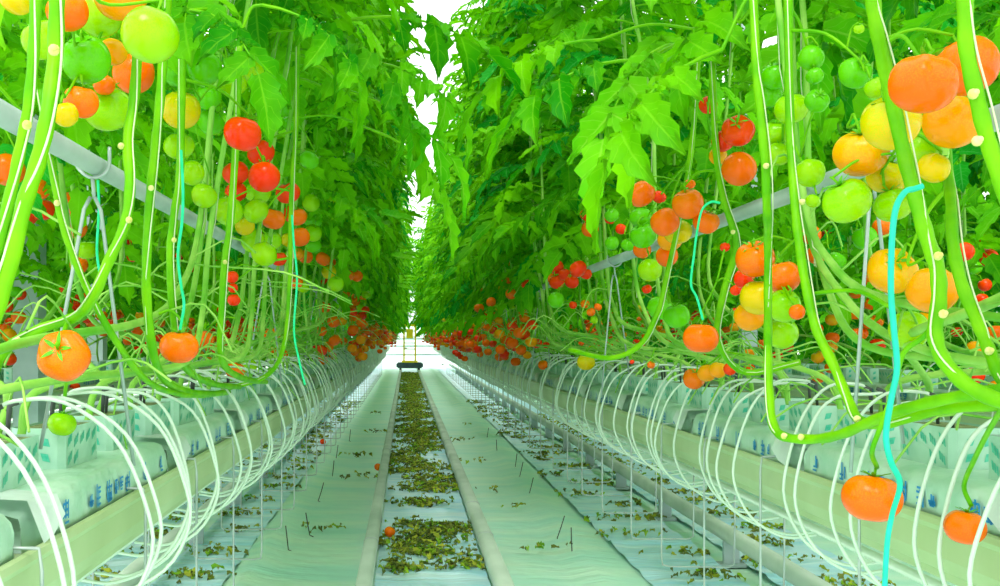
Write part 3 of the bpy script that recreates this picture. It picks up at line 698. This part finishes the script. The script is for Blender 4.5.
kb = MB(); kb.tube([(0, 0, .66), (.02, 0, .85), (.08, .02, 1.05), (.18, .03, 1.18)], [.07, .055, .05, .05], 6); STK = kb.mesh('stalk', 'stem')
CM = {'r': 't_red', 'o': 't_orange', 'a': 't_amber', 'y': 't_yellow', 'l': 't_lime', 'g': 't_green'}
CN = {'r': 'red', 'o': 'orange', 'a': 'amber', 'y': 'yellow', 'l': 'lime green', 'g': 'green'}
FM = {(c, i): SHAPES[i].mesh('fruit', m) for c, m in CM.items() for i in range(4)}
n_tom = 0
def tomato(p, rad, col, label, group=None, face=None, shape=None):
    global n_tom; n_tom += 1
    root = empty('tomato', p); root.scale = (rad, rad, rad)
    if face is None: e = Euler((R.uniform(-.55, .55), R.uniform(-.55, .55), R.uniform(0, 6.28)))
    else: e = face
    root.rotation_euler = e
    put('fruit', FM[(col, R.randrange(4) if shape is None else shape)], root); ca_ = put('calyx', R.choice(CAL), root); ca_['label'] = 'green star-shaped calyx'; put('stalk', STK, ca_)
    tag(root, label, 'tomato', group)
    return root
# clusters: description, [(px, py, apparent diameter, colour[, facing])]
D0 = .078
CL = [
 ('in the big mixed cluster at the upper left corner', 'tl', [(16, -1, 34, 'y'), (68, 12, 42, 'o'), (100, 14, 46, 'l'), (121, -5, 54, 'a'), (150, 35, 58, 'l'), (42, 40, 40, 'l'), (86, 60, 49, 'g'), (134, 74, 42, 'o'), (113, 52, 28, 'a'), (81, 102, 35, 'o'), (108, 109, 50, 'l'), (66, 115, 25, 'y'), (104, 85, 22, 'o')]),
 ('in the string of fruit above the green twine', 'l6', [(181, 110, 39, 'y'), (204, 67, 36, 'g'), (189, 37, 29, 'g'), (176, 73, 27, 'g'), (179, 146, 30, 'l'), (192, 173, 25, 'l'), (204, 196, 26, 'l'), (228, 211, 30, 'l'), (208, 97, 27, 'g'), (210, 122, 28, 'g')]),
 ('in the green cluster left of the red fruit', 'l7', [(255, 70, 29, 'l'), (233, 84, 29, 'l'), (233, 62, 21, 'g'), (242, 47, 26, 'g'), (256, 47, 20, 'l'), (283, 107, 22, 'g'), (292, 122, 20, 'g'), (277, 124, 16, 'g'), (262, 100, 18, 'g')]),
 ('in the bright red cluster below the green fruit', 'l7', [(243, 134, 38, 'r'), (261, 153, 27, 'r'), (264, 177, 32, 'r'), (236, 173, 26, 'r'), (236, 192, 22, 'r'), (288, 193, 24, 'r'), (258, 193, 26, 'l'), (292, 214, 18, 'r')]),
 ('in the mixed cluster at the end of the heating pipe', 'l7', [(256, 211, 26, 'l'), (245, 226, 20, 'y'), (273, 219, 24, 'o'), (253, 241, 24, 'l'), (272, 241, 20, 'l'), (264, 254, 26, 'l'), (279, 259, 16, 'r'), (297, 217, 20, 'o'), (300, 237, 20, 'o'), (306, 257, 14, 'o'), (298, 254, 12, 'a'), (288, 240, 14, 'y'), (296, 283, 14, 'o'), (303, 287, 13, 'l')]),
 ('in the green fruit right of the thin stem', 'l8', [(309, 160, 20, 'g'), (313, 180, 19, 'g'), (311, 203, 18, 'l'), (313, 220, 18, 'g'), (313, 233, 18, 'l'), (313, 245, 17, 'g'), (334, 217, 14, 'l'), (334, 202, 14, 'l'), (307, 190, 12, 'g'), (322, 212, 12, 'g')]),
 ('in the dangling mixed cluster midway down the left row', 'l8', [(323, 259, 15, 'o'), (324, 249, 12, 'a'), (331, 262, 10, 'o'), (329, 272, 15, 'y'), (336, 284, 16, 'l'), (325, 284, 12, 'r')]),
 ('in the paired fruit standing out against dark leaves', 'l8', [(348, 275, 13, 'o'), (357, 276, 12, 'o'), (346, 293, 9, 'o'), (356, 297, 9, 'o'), (362, 300, 8, 'o'), (361, 307, 10, 'l'), (341, 300, 9, 'g'), (364, 287, 8, 'l'), (346, 312, 9, 'l'), (356, 325, 8, 'o'), (365, 318, 8, 'l')]),
 ('in the small red column behind the lime cluster', 'l7', [(232, 277, 13, 'r'), (233, 288, 10, 'r'), (234, 300, 13, 'r')]),
 ('in the low pairs hanging over the left slabs', 'l8', [(325, 307, 12, 'o'), (321, 320, 9, 'r'), (322, 330, 9, 'r'), (272, 336, 16, 'o'), (273, 350, 7, 'o'), (283, 354, 10, 'o'), (323, 360, 11, 'o'), (328, 347, 11, 'o'), (333, 356, 8, 'o'), (319, 350, 8, 'a'), (336, 339, 10, 'o'), (343, 341, 9, 'o'), (355, 352, 9, 'o'), (359, 358, 8, 'o'), (315, 345, 7, 'r')]),
 ('hanging low at the left before the grey roof post', 'l3', [(64, 356, 52, 'o', 1), (62, 424, 28, 'l', 2)]),
 ('in the pair hanging over the drip tubes', 'l6', [(179, 347, 38, 'o', 2), (204, 340, 21, 'o')]),
 ('in the low pair by the row of arching tubes', 'l6', [(235, 370, 20, 'o'), (249, 366, 16, 'l')]),
 ('in the shaded cluster behind the left edge stems', 'l5', [(8, 170, 34, 'o'), (38, 188, 25, 'o'), (43, 210, 23, 'r'), (71, 205, 26, 'o'), (76, 228, 22, 'o'), (87, 250, 22, 'l'), (79, 265, 18, 'o'), (28, 216, 19, 'r')]),
 ('glimpsed deep behind the upright left stems', 'l4', [(132, 241, 11, 'r'), (133, 256, 13, 'r'), (127, 268, 11, 'r'), (215, 261, 9, 'r'), (234, 312, 0, 'r'), (179, 257, 9, 'r'), (191, 268, 9, 'r')]),
 ('in the red trusses seen through the left row', 'l4', [(96, 305, 10, 'r'), (95, 314, 8, 'r'), (109, 326, 15, 'r'), (116, 315, 11, 'r'), (104, 330, 10, 'r'), (100, 374, 8, 'r'), (46, 316, 8, 'r'), (74, 388, 12, 'r'), (14, 336, 9, 'r'), (19, 318, 12, 'r'), (8, 322, 9, 'r'), (6, 312, 9, 'r'), (21, 309, 8, 'r')]),
 ('in the huge mixed cluster at the upper right corner', 'ra', [(923, 84, 65, 'o'), (967, 66, 60, 'o'), (952, 122, 56, 'a'), (891, 122, 57, 'y'), (861, 153, 53, 'a'), (847, 201, 49, 'l'), (923, 152, 48, 'l'), (887, 177, 40, 'y'), (893, 205, 38, 'l'), (934, 168, 32, 'y')]),
 ('in the cluster of four below the right corner cluster', 'ra', [(892, 271, 47, 'a', 1), (933, 290, 50, 'a'), (909, 330, 39, 'l')]),
 ('in the dark fruit half hidden by the right edge stems', 'rc', [(963, 252, 22, 'r'), (987, 242, 18, 'r'), (989, 258, 18, 'r'), (975, 268, 14, 'g'), (985, 285, 13, 'r'), (957, 332, 11, 'r'), (982, 300, 13, 'r')]),
 ('in the brownish cluster beside the wire stand', 're', [(811, 235, 20, 'o'), (816, 255, 19, 'o'), (827, 236, 13, 'r'), (826, 246, 11, 'o'), (837, 260, 18, 'g'), (865, 238, 24, 'g'), (882, 227, 19, 'o'), (870, 320, 8, 'r'), (858, 285, 9, 'r'), (873, 321, 10, 'r')]),
 ('in the green cluster hanging left of the big orange fruit', 're', [(791, 109, 33, 'l'), (776, 134, 28, 'l'), (817, 101, 24, 'g', 1), (770, 95, 25, 'g'), (775, 76, 27, 'g'), (811, 58, 26, 'g'), (810, 173, 30, 'l'), (778, 154, 25, 'l'), (813, 201, 15, 'l'), (815, 76, 18, 'g')]),
 ('in the hooked green fruit near the top beside the corner cluster', 're', [(855, 73, 32, 'g', 1), (859, 29, 11, 'l'), (876, 88, 22, 'l')]),
 ('in the red fruit around the big hanging leaf', 'rf', [(739, 169, 34, 'o'), (738, 131, 32, 'r', 1), (708, 105, 18, 'r'), (723, 141, 22, 'r'), (718, 156, 18, 'a')]),
 ('in the orange cluster on the green twine', 'rf', [(641, 194, 28, 'o'), (659, 197, 14, 'r'), (688, 204, 31, 'o'), (665, 222, 29, 'o'), (678, 232, 28, 'y'), (706, 222, 26, 'o'), (670, 240, 24, 'a'), (642, 218, 24, 'g'), (643, 236, 26, 'g'), (642, 250, 18, 'o'), (667, 256, 22, 'o'), (650, 270, 24, 'l'), (690, 184, 11, 'o')]),
 ('in the small cluster behind a split leaf', 'rg', [(590, 229, 17, 'o'), (590, 213, 20, 'r'), (610, 219, 11, 'r'), (621, 229, 11, 'r'), (612, 243, 14, 'g'), (612, 215, 15, 'g'), (628, 245, 14, 'g')]),
 ('in the dark twin clusters above the right slabs', 'rg', [(556, 267, 15, 'r'), (557, 282, 16, 'r'), (578, 269, 18, 'r'), (572, 282, 14, 'r'), (565, 275, 13, 'r'), (586, 274, 12, 'r'), (556, 300, 17, 'g'), (550, 277, 12, 'o')]),
 ('in the bright orange cluster by the slanting stem', 'rd', [(755, 259, 38, 'o'), (783, 277, 35, 'o'), (758, 298, 36, 'y'), (750, 316, 31, 'a'), (784, 306, 33, 'l'), (781, 333, 34, 'l'), (744, 279, 20, 'r'), (797, 312, 16, 'o')]),
 ('hanging below and beside the orange cluster on the green twine', 'rf', [(701, 338, 35, 'o', 2), (660, 308, 25, 'g'), (677, 316, 26, 'g'), (647, 289, 10, 'r'), (725, 247, 10, 'r'), (736, 290, 12, 'r')]),
 ('in the row of orange fruit resting low on its truss', 'rf', [(694, 379, 22, 'o'), (707, 373, 19, 'a'), (718, 370, 17, 'a'), (730, 369, 13, 'r')]),
 ('among scattered small fruit over the right slabs', 'rg', [(585, 304, 9, 'o'), (591, 312, 9, 'o'), (598, 307, 8, 'o'), (573, 305, 8, 'r'), (586, 362, 18, 'y'), (651, 365, 8, 'o'), (632, 362, 5, 'r'), (594, 320, 8, 'l')]),
 ('in the mixed bunch hanging midway down the right row', 'rg', [(506, 264, 9, 'o'), (507, 279, 11, 'o'), (511, 294, 11, 'o'), (528, 270, 11, 'r'), (527, 284, 12, 'r'), (518, 279, 9, 'o'), (503, 288, 10, 'y'), (523, 297, 9, 'l'), (513, 306, 9, 'l'), (515, 285, 9, 'r')]),
 ('in the far bunch before the dark leaves of the right row', 'rg', [(484, 291, 7, 'o'), (479, 308, 10, 'o'), (491, 302, 10, 'o'), (491, 312, 8, 'o'), (483, 300, 7, 'r'), (475, 303, 7, 'r'), (474, 316, 7, 'o'), (486, 316, 7, 'r')]),
 ('in the low line of fruit over the right drip tubes', 'rg', [(467, 345, 8, 'o'), (475, 350, 7, 'o'), (486, 343, 8, 'o'), (488, 352, 8, 'o'), (501, 349, 9, 'o'), (499, 357, 9, 'o'), (505, 357, 8, 'o'), (510, 345, 9, 'o'), (521, 350, 11, 'o'), (527, 355, 9, 'a'), (536, 343, 12, 'r'), (543, 365, 10, 'o'), (480, 354, 7, 'o'), (546, 345, 7, 'r')]),
 ('dangling low before the right trough', 'ra', [(872, 498, 56, 'o', 2), (965, 527, 40, 'o', 2)]),
]
def ordinal_labels(items, desc):
    by = {}
    for i, t in enumerate(items): by.setdefault(t[3], []).append(i)
    lab = {}
    for c, ix in by.items():
        ix = sorted(ix, key=lambda i: items[i][1]); n = len(ix)
        for k, i in enumerate(ix):
            if n == 1: w_ = 'only'
            elif n == 2: w_ = ('upper', 'lower')[k]
            else: w_ = 'topmost' if k == 0 else 'lowest' if k == n - 1 else ORD[k] + '-highest'
            sing = f'{w_} {CN[c]} tomato {desc}'
            lab[i] = sing
    return lab
allt = []
for ci, (desc, pk, items) in enumerate(CL):
    items = [t for t in items if t[2] > 0]
    lab = ordinal_labels(items, desc)
    for i, t in enumerate(items):
        px, py, dm, col = t[:4]; face = t[4] if len(t) > 4 else 0
        left = px < VX; deep = 'deep' in desc or 'through' in desc or 'behind the left edge' in desc or 'half hidden by the right' in desc or 'brownish' in desc
        dia = D0 * (1.0 if dm > 14 else .92) * (1 + .05 * math.sin(i * 2.7 + ci)); Y = F * dia / dm
        X = abs(px - VX) / F * Y
        up_ = py < 320
        lo, hi = (.27, .49 if up_ else .62) if left else (.52, .755 if up_ else .84)
        if not deep:                                 # keep the fruit on its own row: distance follows from where the row stands
            if X < lo: Y *= lo / X
            if X > hi: Y *= hi / X
            dia = dm * Y / F
        allt.append(dict(px=px, py=py, Y=Y, r=dia / 2, col=col, face=face, lab=lab[i], ci=ci, pk=pk))
for it in range(60):                                 # no two fruits may share space: the farther one slides back along its own line of sight
    moved = False
    for a in range(len(allt)):
        A = allt[a]; pa = W(A['px'], A['py'], A['Y'])
        for b_ in range(a + 1, len(allt)):
            B = allt[b_]
            if abs(A['px'] - B['px']) > 90 or abs(A['py'] - B['py']) > 90: continue
            pb = W(B['px'], B['py'], B['Y'])
            if (pa - pb).length < (A['r'] + B['r']) * .97:
                T = A if A['Y'] > B['Y'] else B
                k = (T['Y'] + .004) / T['Y']; T['Y'] *= k; T['r'] *= k ** .6; moved = True
                pa = W(A['px'], A['py'], A['Y'])
    if not moved: break
by_cluster = {}
for T in allt:
    p = W(T['px'], T['py'], T['Y']); face = None; sh = None
    if T['face'] == 1: face = Euler((1.15 + R.uniform(-.15, .15), R.uniform(-.2, .2), R.uniform(-.3, .3)))
    if T['face'] == 2: face = Euler((R.uniform(-.1, .25), R.uniform(-.2, .2), R.uniform(0, 6))); sh = 1
    o = tomato(p, T['r'] / .99, T['col'], T['lab'], None, face, sh)
    T['top'] = p + o.rotation_euler.to_matrix() @ Vector((.12 * T['r'], 0, T['r'] * 1.12))
    by_cluster.setdefault(T['ci'], []).append((p, T))
def nearest_plant(p):
    return min(plants, key=lambda q: (q.location.x - p.x) ** 2 * 4 + (q.location.y - p.y) ** 2)
def truss(plant_root, tops, anchor, r=.0035, matn='stem'):
    """green stalk running down a cluster with a short pedicel to every fruit"""
    base = plant_root.location; tops = sorted(tops, key=lambda p: -p.z); b = MB()
    low = tops[-1] + Vector((0, .02, .015)); mid = sum(tops, Vector()) / len(tops) + Vector((0, .03, 0))
    ax = smooth_path([anchor, anchor.lerp(mid, .55) + Vector((0, 0, .02)), mid, low], 5)
    b.tube([p - base for p in ax], [r * (1 - .5 * i / len(ax)) for i in range(len(ax))], 6)
    for t in tops:
        q = min(ax, key=lambda p: (p - t).length + (.02 if p.z < t.z else 0)); m_ = q.lerp(t, .5) + Vector((0, .004, .012))
        b.tube([p - base for p in smooth_path([q, m_, t], 3)], r * .62, 5)
    b.obj('truss_stalk', matn, plant_root)
HAND = [('dangling low', [(941, 318, 1.32), (922, 338, 1.36), (903, 354, 1.4), (893, 392, 1.44), (880, 428, 1.48), (872, 452, 1.51)]), ('dangling low', [(1006, 402, 1.28), (988, 432, 1.42), (974, 460, 1.55), (964, 486, 1.64)]),
        ('hanging low at the left', [(70, 319, 1.77), (66, 326, 1.74), (63, 334, 1.7)]), ('hanging low at the left', [(52, 325, 1.78), (72, 352, 1.84), (66, 385, 1.92)])]
for ci, L in by_cluster.items():
    pk = CL[ci][1]
    hand = [h for h in HAND if h[0] in CL[ci][0]]
    if hand:
        for (p, T), (_, path) in zip(sorted(L, key=lambda q: q[1]['py']), hand):
            root = NP[pk]; b = MB(); pts = [W(*q) for q in path] + [T['top']]
            b.tube([q - root.location for q in smooth_path(pts, 5)], .0036, 7); b.obj('truss_stalk', 'stem', root)
        continue
    groups = []
    for p, T in sorted(L, key=lambda q: -q[0].z):      # fruits that hang together share a stalk
        for g in groups:
            if min((p - q).length for q, _ in g) < .17: g.append((p, T)); break
        else: groups.append([(p, T)])
    for g in groups:
        tops = [T['top'] for _, T in g]; hi = max(tops, key=lambda p: p.z)
        side = -1 if hi.x < 0 else 1
        pr = NP[pk]
        if len(groups) > 1 and (hi - pr.location).length > 1.6: pr = nearest_plant(hi)
        bj = join(hi)
        if bj and bj[0] < .4: truss(bj[1], tops, bj[2])
        else: truss(pr, tops, hi + Vector((side * .03, .05, .07)))
# a bare side shoot crossing between two stems
for pk, path in (('re', [(811, 294, 1.8), (835, 291, 1.75), (862, 292, 1.68), (890, 307, 1.6)]),):
    root = NP[pk]; b = MB(); b.tube([W(*q) - root.location for q in smooth_path([Vector(q) for q in path], 4)], .0035, 7); b.obj('truss_stalk', 'stem', root)

# trusses farther down the rows
def far_cluster(side, Y, back=False):
    left = side == 'left'; out = []
    x = (R.uniform(-.50, -.32) if left else R.uniform(.58, .8)) if not back else (R.uniform(-2.0, -1.8) if left else R.uniform(2.15, 2.4))
    zt = CZ + R.choice((R.uniform(-.02, .2), R.uniform(.0, .26), R.uniform(.1, .42)) if left else (R.uniform(-.06, .14), R.uniform(.0, .25), R.uniform(.05, .33)))
    n = R.randint(3, 5); z = zt
    for k in range(n):
        h = z - CZ
        col = R.choice('rroooa') if h < .2 else R.choice('roaylg') if h < .32 else R.choice('llgg')
        out.append((Vector((x + (-1) ** k * .036 + R.uniform(-.008, .008), Y + R.uniform(-.02, .02), z)), R.uniform(.033, .04), col)); z -= R.uniform(.045, .06)
    return out, Vector((x, Y + .03, zt + .1))
spots = []
for side in ('left', 'right'):
    y = 6.5
    while y < YF - 1.5:
        spots.append((side, y + R.uniform(-.1, .1), False)); y += .42 if y < 10 else .26
    for y in (4.6, 5.3, 6.1, 6.9, 7.6, 8.5, 9.4): spots.append((side, y, True))
spots.sort(key=lambda s: s[1])
stuff = {'left': MB(), 'right': MB(), 'left_back': MB(), 'right_back': MB()}
smat = ['t_red', 't_orange', 't_amber', 't_yellow', 't_lime', 't_green']
low = fruit_mesh((.86, .03, 5, .02), 10, 7)
BUDGET = 298
def far_truss(cl, anchor):
    bj = join(anchor); tops = [p + Vector((0, 0, r)) for p, r, col in cl]
    if bj and bj[0] < .5: truss(bj[1], tops, bj[2], .003)
    else: truss(nearest_plant(anchor), tops, anchor, .003)
for side, y, back in spots:
    cl, anchor = far_cluster(side, y, back)
    if n_tom + len(cl) <= BUDGET:
        for p, r, col in cl:
            wh = WHERE[side + ('_back' if back else '')]
            tomato(p, r, col, f'small {CN[col]} tomato {"hanging" if back else "hanging far down"} in the {wh}', f'small {CN[col]} tomatoes in the {wh}')
        far_truss(cl, anchor)
    elif not back:
        for p, r, col in cl:
            append(stuff[side], low, Matrix.Translation(p) @ Matrix.Scale(r, 4), {0: smat.index(CM[col])})
        if y < 16: far_truss(cl, anchor)
for side in ('left', 'right'):
    for k in range(40):
        cl, anchor = far_cluster(side, R.uniform(3.2, 15), True)
        for p, r, col in cl: append(stuff[side + '_back'], low, Matrix.Translation(p) @ Matrix.Scale(r, 4), {0: smat.index(CM[col])})
for side, b in stuff.items():
    tag(b.obj('distant_fruit', smat), f'small far orange and green tomatoes massed along the {WHERE[side]}', 'tomatoes', kind='stuff')
# fallen fruit
tomato(Vector((-.082, 5.55, .052)), .028, 'o', 'round orange tomato lying on the blue film just right of the left rail', None, Euler((.3, .2, 1)), 2)
tomato(Vector((-.215, 8.4, .045)), .028, 'o', 'small orange tomato lying on the film against the outer side of the left rail', None, Euler((1.2, .2, 1)), 0)
tomato(Vector((-.80, 10.6, .03)), .03, 'r', 'small red tomato fallen on the floor beneath the left trough', None, Euler((.6, .2, 1)), 0)

# ------------------------------------------------------------------ twines
def twine(path, r, m, label):
    b = MB(); b.tube(smooth_path([W(*q) for q in path], 6), r, 6); tag(b.obj('twine', m), label, 'twine')
twine([(923, 186, 1.18), (914, 189, 1.18), (905, 192, 1.17), (896, 208, 1.16), (892, 240, 1.15), (891, 290, 1.15), (894, 330, 1.15), (897, 368, 1.15), (891, 400, 1.15), (886, 436, 1.15), (891, 462, 1.15), (900, 484, 1.17), (892, 515, 1.2), (887, 545, 1.2), (884, 600, 1.2)], .0032, 'twine_cyan', 'turquoise twine hanging over the low orange tomato in front of the right trough')
twine([(181, 150, 2.1), (183, 190, 2.1), (182, 222, 2.1), (178, 255, 2.1), (181, 285, 2.1), (184, 305, 2.1), (180, 330, 2.1)], .0028, 'twine', 'green twine hanging below the lime fruit left of the red column')
twine([(292, 215, 3.0), (294, 245, 3.0), (297, 280, 3.0), (294, 330, 3.0), (299, 360, 3.0), (305, 385, 3.0)], .003, 'twine', 'green twine hanging by the thin stem over the left slabs')
twine([(720, 203, 2.4), (711, 202, 2.4), (702, 210, 2.4), (697, 232, 2.4), (694, 255, 2.4), (691, 284, 2.4), (697, 298, 2.4), (703, 320, 2.4)], .0028, 'twine', 'green twine hanging down from the orange cluster to the single ripe fruit')
twine([(98, 180, 2.3), (99, 210, 2.3), (97, 250, 2.3), (100, 275, 2.3)], .0028, 'twine', 'dark-set green twine inside the A-shaped wire stand at the left')

# ------------------------------------------------------------------ cut leaves on the ground
def litter(name, label, x0, x1, ys, per, spread):
    b = MB()
    for y in ys:
        cx = R.uniform(x0 + .08, x1 - .08); hw = R.uniform(.08, (x1 - x0) / 2); n = int(per * R.uniform(.5, 1.4))
        for k in range(n):
            px = min(x1, max(x0, cx + R.gauss(0, hw * .6))); py = y + R.gauss(0, spread); L = R.uniform(.018, .05)
            vs, fs, uv = leaflet(L, L * R.uniform(.25, .45), R, 3)
            mx = Matrix.Translation((px, py, .016 + abs(R.gauss(0, .012)))) @ Euler((R.uniform(-.6, .6), R.uniform(-.7, .7), R.uniform(0, 6.28))).to_matrix().to_4x4()
            b.add([mx @ v for v in vs], fs, R.choice((0, 0, 1, 1, 2)), uv)
    tag(b.obj(name, ['litter', 'litter_dark', 'litter_green']), label, 'leaf litter', kind='stuff')
ys = [4.86, 4.93, 5.2, 5.38, 5.5, 5.7, 5.85, 6.0, 6.75, 6.8, 7.35, 7.5, 7.7, 8.0]
y = 8.4
while y < 32: ys.append(y); y += R.uniform(.12, .3)
litter('leaf_litter', 'olive cut tomato leaves strewn in clumps along the central track', -.12, .34, ys, 95, .06)
litter('leaf_litter', 'withered cut leaves in clumps on the film beyond the right trough', 1.0, 1.42, [3.2 + .5 * i for i in range(30)], 34, .05)
litter('leaf_litter', 'withered leaves in clumps between the rails of the aisle further right', 1.55, 2.0, [3.2 + .45 * i for i in range(26)], 40, .06)
litter('leaf_litter', 'withered cut leaves on the film under the left trough', -1.04, -.74, [3.6 + .55 * i for i in range(26)], 28, .05)
litter('leaf_litter', 'withered leaves scattered in the aisle behind the left row', -1.7, -1.16, [3.2 + .5 * i for i in range(22)], 32, .06)
litter('leaf_litter', 'sparse green scraps of leaf on the pale film left of the track', -.56, -.22, [8.0, 8.15, 9.6, 5.9, 12, 15], 14, .03)
litter('leaf_litter', 'sparse green scraps of leaf on the pale film right of the track', .46, .8, [5.3, 6.6, 7.4, 9.1, 11, 13], 9, .05)
